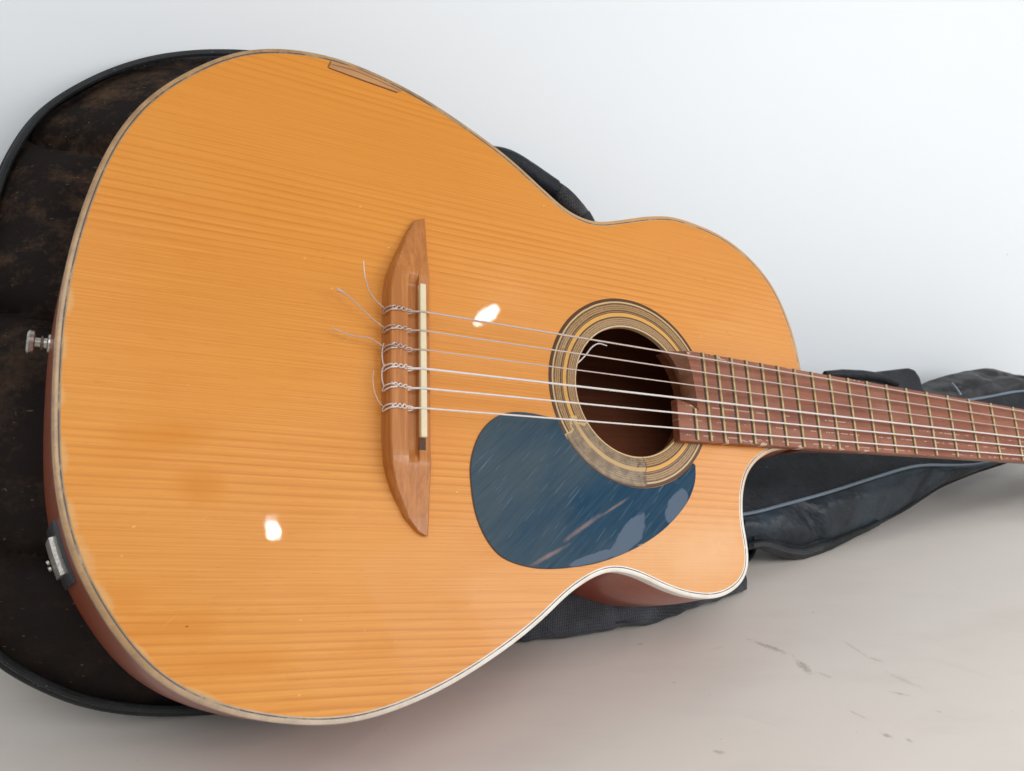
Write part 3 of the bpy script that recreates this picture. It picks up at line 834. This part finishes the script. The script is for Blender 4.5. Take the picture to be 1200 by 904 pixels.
# jack plate let into the side
def side_pt(i, u, out):
    p = outline[i % NO]; tg = (outline[(i+1) % NO] - outline[i-1]).normalized(); nrm = Vector((tg.y, -tg.x))
    q = p + nrm*(out + 2.4*math.sin(u*math.pi*.9))
    return (q.x, q.y, -6.4 - (depth_at(p.x) - 6.4)*u)
idx = [i for i in range(NO) if outline[i].x < -140 and -116 < outline[i].y < -87]
def plate(i0, i1, u0, u1, h, name, mat, parent, bev=.6, nu=6):
    b = MB(); ids = list(range(i0, i1 + 1))
    top = [[side_pt(i, u0 + (u1-u0)*k/nu, h) for i in ids] for k in range(nu + 1)]
    bot = [[side_pt(i, u0 + (u1-u0)*k/nu, -.6) for i in ids] for k in range(nu + 1)]
    b.loft(top, False); b.loft(bot, False)
    for a in (0, nu): b.loft([top[a], bot[a]], False)
    b.loft([[r[0] for r in top], [r[0] for r in bot]], False); b.loft([[r[-1] for r in top], [r[-1] for r in bot]], False)
    o = b.build(name, mat, parent, angle=40)
    if parent is not guitar: o.location = (0, 0, 0)
    return o
i0, i1 = idx[0], idx[-1]
jp = plate(i0, i1, .13, .62, 1.6, 'jack_plate', M['blackp'], guitar)
n = len(idx)
plate(i0 + int(n*.22), i0 + int(n*.74), .26, .55, 3.4, 'jack_socket', M['steel'], jp)
for q in (.50, .62):
    b = MB(); c = side_pt(i0 + int(n*q), .5, 4.2)
    b.tube([c, (c[0]-1.0, c[1]-.6, c[2])], 1.2, 10); b.build('screw', M['steel'], jp).location = (0, 0, 0)

# ------------------------------------------------------------------ gig bag
bag = thing('guitar_bag', 'black padded nylon guitar bag lying behind and beneath the guitar against the white wall', 'bag', (20, -150, -150))

def settle(p, gap=1.2):
    """keeps a soft point above the floor and in front of the wall"""
    w = to_world(p)
    if w.z < gap*S: w.z = gap*S + random.random()*.0004
    d = w.dot(WALL_N) - WALL_C
    if d < gap*S: w += WALL_N*(gap*S - d)
    return to_local(w)

BODY = [(-221,120),(-220,137),(-212,166),(-202,190),(-175,222),(-140,249),(-99,267),(-40,277),(40,258),(105,226),(150,196),(200,178),(250,168),(330,150),(385,110),(400,60),(400,0),(388,-60),(360,-100),(316,-122),(270,-134),(205,-144),(140,-150),(60,-163),(0,-176),(-50,-183),(-89,-183),(-113,-181.5),(-145,-174.5),(-167,-163.5),(-189,-150),(-207,-128),(-219,-95),(-226,-50),(-229,0),(-227,60)]
bl = resample(smooth_loop(resample(catmull([Vector(p) for p in BODY], 3), 400), 3), 440)
cen = Vector((0, 20))
seams = [(172, -.17), (49, -.22), (-93, .0)]
def front_z(p, tt):
    base = -116.5
    edge = sstep(.80, 1.0, tt)
    z = base - 26*edge**1.3
    g = 0; dmin = 99
    for y0, k in seams:
        d = p.y - (y0 + k*(p.x + 205) + 3*math.sin(p.x*.05))
        g += 11*math.exp(-(d/4.4)**2)
        dmin = min(dmin, abs(d))
    z -= g*(1 - .1*edge)
    z += (12*(1 - math.exp(-(dmin/15)**2)) - 9)*(1 - sstep(.93, 1, tt)) - 5*sstep(.955, 1, tt)
    z += 3.2*(noise.noise(Vector((p.x*.02, p.y*.025, 3.1)))) + 1.2*noise.noise(Vector((p.x*.07, p.y*.08, 9)))
    if tt < .72: z = min(z, -115.5)
    return z
b = MB(); rings = []
NTT = 84
for k in range(1, NTT + 1):
    tt = 1 - (1 - k/NTT)**1.35
    ring = []
    for p in bl:
        q = cen + (p - cen)*tt
        ring.append(settle((q.x, q.y, front_z(q, tt))))
    rings.append(ring)
b.loft(rings, True, True, False)
b.build('padded_panel', M['dusty'], bag, angle=60, label='dusty brown black quilted panel')
b = MB()
def lp(p, sc_, z): q = cen + (p - cen)*sc_; return settle((q.x, q.y, z))
b.loft([[lp(p, 1.0, -143) for p in bl], [lp(p, 1.008, -149) for p in bl], [lp(p, 1.006, -156) for p in bl], [lp(p, .985, -164) for p in bl], [lp(p, .95, -171) for p in bl], [lp(p, .5, -174) for p in bl]], True, False, True)
b.build('back_panel', M['nyl_bag'], bag, angle=60)
for off, z, r, nm in ((1.0, -139.5, 2.3, 'rim_piping'), (1.010, -145.5, 2.3, 'rim_piping')):
    loop = [Vector(lp(p, off, z)) for p in bl]; loop.append(loop[0])
    b = MB(); b.tube(loop, r, 8, caps=False); b.build(nm, M['rim'], bag)

# soft lower gusset folded on the floor under the waist and the cutaway
fl = [(0.0, .5545, 14), (.0072, .5556, 15), (.0365, .5604, 16), (.0616, .5691, 17), (.0875, .5781, 17.5), (.115, .5927, 18), (.1523, .6165, 17.5), (.1677, .6254, 16), (.1835, .6385, 11)]
back = WALL_N * -1
centres = [Vector((x, y, 0)) + back*(r*.45*S) for x, y, r in fl]
cpath = resample(catmull(centres, .004, closed=False), 70, closed=False)
b = MB(); rings = []
for i, c in enumerate(cpath):
    t = i/(len(cpath) - 1)
    r = interp(t, [k/(len(fl)-1) for k in range(len(fl))], [q[2] for q in fl])
    h = interp(t, [0, .2, .5, .78, .88, .95, 1], [23, 27, 29, 28, 26, 17, 8])
    ring = []
    for k in range(28):
        a = 2*math.pi*k/28
        f = 1 + .10*noise.noise(Vector((t*14, math.cos(a)*1.5, math.sin(a)*1.5))) 
        # crease folds
        f -= .10*math.exp(-((a - 2.45 - .3*math.sin(t*5))/.16)**2)
        ca, sa = math.cos(a), math.sin(a)
        ex = .45 if sa < 0 else .9
        ca = math.copysign(abs(ca)**ex, ca); sa = math.copysign(abs(sa)**ex, sa)
        w = c - back*(ca*r*1.08*f*S) + Vector((0, 0, (h + h*sa*f)*S*.98 + .0012))
        for tc, dp in ((.36, .34), (.86, .35), (.62, .2), (.5, .16)):
            w = w.lerp(c + Vector((0, 0, h*S)), (dp if sa > -.3 else 0)*math.exp(-((t - tc - .03*math.sin(a))/.018)**2))
        if w.z < .001: w.z = .001
        ring.append(to_local(w))
    rings.append(ring)
b.loft(rings, True, True, True)
b.build('lower_gusset', M['weave'], bag, angle=60)
# corded seam along the gusset
seam = []
for i in range(6, 52):
    t = i/69
    c = cpath[i]; r = interp(t, [k/(len(fl)-1) for k in range(len(fl))], [q[2] for q in fl])
    seam.append(to_local(c - back*(r*.93*S*math.cos(.55 - .4*math.sin(t*4.4))) + Vector((0, 0, (16 + 6.5*math.cos(t*7.5))*S))))
b = MB(); b.tube(seam, 1.5, 6); b.build('seam_cord', M['rim'], bag)

# neck sleeve
low_x = [330, 356, 379, 410, 442, 490, 568, 626, 687, 734, 800, 900, 960]
low_y = [-88, -84, -90, -92, -88, -72, -45, -20, -2, 9, 26, 44, 56]
low_z = [-112, -115, -120, -124, -126, -130, -130, -130, -130, -130, -130, -130, -130]
top_x = [330, 400, 440, 475, 504, 560, 603, 640, 658, 690, 737, 771, 818, 880, 940, 960]
top_y = [120, 86, 74, 72, 76, 84, 86, 92, 99, 109, 120, 127, 124, 112, 104, 96]
pip_x = [330, 342, 435, 525, 571, 637, 680, 730, 800, 900, 960]
pip_y = [-62, -59, -38, -15, -4, -2, 3, 18, 40, 55, 64]
pu_x = [330, 640, 694, 734, 784, 860, 960]
pu_y = [40, 66, 75, 84, 94, 98, 90]
def wrinkle(x, y, amp=1.0):
    return amp*(4.4*noise.noise(Vector((x*.035, y*.05, 1.7))) + 1.6*noise.noise(Vector((x*.10, y*.09, 4.2))))
NX = 120
xs = [330 + (958 - 330)*i/(NX-1) for i in range(NX)]
def soft(x, xs_, ys_, w=26):
    return sum(interp(x + d*w/6, xs_, ys_) for d in range(-6, 7))/13
def sec(x):
    return soft(x, low_x, low_y, 14), interp(x, low_x, low_z), soft(x, pip_x, pip_y), soft(x, pu_x, pu_y), soft(x, top_x, top_y, 12)
A, B, C, D = [], [], [], []
ends = lambda x: 1 - .75*sstep(925, 958, x)
for x in xs:
    yl, zl, yp, yu, yt = sec(x)
    e = ends(x); ym = (yl + yt)/2
    yl, yp, yu, yt = (ym + (v - ym)*e for v in (yl, yp, yu, yt))
    zp = -106 + 2*math.sin(x*.02)
    zu = -114
    puff = sstep(610, 700, x)
    # lower satin panel: piping down to the low edge
    ra = []
    for k in range(13):
        u = k/12
        y = yp + (yl - yp)*u
        z = zp + (zl - zp)*u**1.6 + 5*math.sin(u*math.pi)*1.0 + wrinkle(x, y, 1.1)*math.sin(u*math.pi) - 2.5*math.exp(-(u/.12)**2)
        z -= 7*math.exp(-((x - (395 + 40*u))/9)**2)*math.sin(u*math.pi) + 9*math.exp(-((x - (600 - 30*u))/14)**2)*math.sin(u*math.pi)
        ra.append(settle((x, y, z)))
    A.append(ra)
    # upper pocket panel: upper piping down to piping
    rb = []
    for k in range(13):
        u = k/12
        y = yu + (yp - yu)*u
        z = zu + (zp - zu)*u - 5*math.sin(u*math.pi) + wrinkle(x + 200, y, .8)*math.sin(u*math.pi) - 2.5*math.exp(-((1-u)/.12)**2)
        rb.append(settle((x, y, z)))
    B.append(rb)
    # top padding: top edge down to upper piping
    rc = []
    for k in range(15):
        u = k/14
        y = yt + (yu - yt)*u
        z = -142 + (zu + 142)*sstep(0, 1, u**.8) + puff*8*math.sin(u*math.pi) + wrinkle(x*1.3 + 90, y*1.2, .9 + 2.0*puff)*math.sin(u*math.pi)**.6
        z -= puff*5*math.exp(-((u - .45 - .12*math.sin(x*.04))/.10)**2)
        rc.append(settle((x, y + puff*2.0*noise.noise(Vector((x*.045, 0, 7)))*(1-u), z)))
    C.append(rc)
    rd = []
    for k in range(9):
        u = k/8
        y = yl + (yt - yl)*u
        z = zl + (-142 - zl)*u - 32*math.sin(u*math.pi)**.7
        rd.append(settle((x, y, z)))
    D.append(rd)
for nm, R, mt in (('gusset_panel', A, 'satin'), ('pocket_panel', B, 'nyl_bag'), ('padded_top', C, 'puff'), ('sleeve_back', D, 'nyl_bag')):
    b = MB(); b.loft(R, False); b.build(nm, M[mt], bag, angle=60)
b = MB(); b.loft([[A[-1][k] for k in range(13)], [B[-1][12 - k] for k in range(13)]], False); b.build('sleeve_end', M['nyl_bag'], bag)
b = MB(); b.tube([Vector(r[0]) + Vector((0, 0, 1.2)) for r in A], 1.5, 8); b.build('piping', M['piping'], bag)
b = MB(); b.tube([Vector(r[-1]) + Vector((0, 0, 1.0)) for r, x in zip(C, xs) if x > 640], 1.5, 8); b.build('piping', M['piping'], bag)
b = MB(); b.tube([Vector(r[-1]) + Vector((0, 0, .3)) for r in A], 2.0, 8); b.build('hem', M['rim'], bag)

b = MB()
for r, x in zip(B, xs):
    if 405 < x < 560:
        q = Vector(r[7]) + Vector((0, 0, .5)); b.tube([q - Vector((1.3, .15, 0)), q + Vector((1.3, .15, 0))], .32, 5)
z = b.build('stitching', M['puff'], bag); z['kind'] = 'stuff'
# zipped pocket rim along the lowest edge of the sleeve
path = []
for r, x in zip(A, xs):
    if 334 < x < 520:
        q = Vector(r[-1]); k = sstep(334, 380, x)*(1 - sstep(470, 520, x))
        path.append(Vector(settle((q.x, q.y + 1.5, q.z + 5), 4.5)))
path = resample(path, 60, closed=False)
b = MB(); b.tube(path, [2 + 3.6*sstep(0, .15, i/59)*(1 - .8*sstep(.45, 1, i/59)) for i in range(60)], 12); b.build('pocket_rim', M['rim'], bag)
b = MB(); b.tube([p + Vector((0, 5.5, 1.5)) for p in path[2:46]], 1.6, 8); b.build('pocket_welt', M['nyl_bag'], bag)
b = MB()
for i in range(1, 30):
    for s in (0, .33, .67):
        q = path[i].lerp(path[i+1], s) + Vector((0, -.5, 5.3))
        b.tube([q + Vector((.5, 1.7, 0)), q - Vector((.5, 1.7, 0))], .42, 4)
z = b.build('zip_teeth', M['zip'], bag); z['kind'] = 'stuff'

# carrying handle showing above the waist: padded roll and a rough webbing end
hp = [(118,238,-142),(134,240,-141),(146,238,-140),(162,232,-140),(180,224,-140),(196,217,-140),(208,207,-140),(219,194,-140),(226,182,-140)]
path = resample(catmull([Vector(p) for p in hp], 2, closed=False), 46, closed=False)
b = MB(); b.tube(path[:28], [9.0 if 2 < k < 26 else 7.5 for k in range(28)], 14, flat=1.1); b.build('handle_grip', M['nyl_bag'], bag)
b = MB(); b.tube(path[26:39], 8.0, 14, flat=1.1); b.build('handle_webbing', M['web'], bag)
b = MB(); b.tube(path[37:], [8.6 - .25*k for k in range(9)], 14, flat=1.1); b.build('handle_end', M['nyl_bag'], bag)

# stiff strap tab standing above the sleeve behind the neck
b = MB()
b.prism([(484,76),(516,84.8),(540,90),(596,100.6),(605,99.4),(611,92),(616,70),(600,60),(480,56)], -131, -119)
b.build('strap_tab', M['nyl_bag'], bag, bevel=2.5, seg=3)
b = MB(); b.tube([(470,80,-120),(492,82,-118),(520,84,-117),(545,84,-117),(570,80,-117)], [3, 4.5, 4.5, 4.5, 3], 10); b.build('strap_loop', M['nyl_bag'], bag)
b = MB(); b.tube([(651,88,-112),(654,82,-110),(658,75,-109)], 1.3, 6); b.build('thread_end', M['piping'], bag)
for o in (guitar, bag):
    del o['_base']
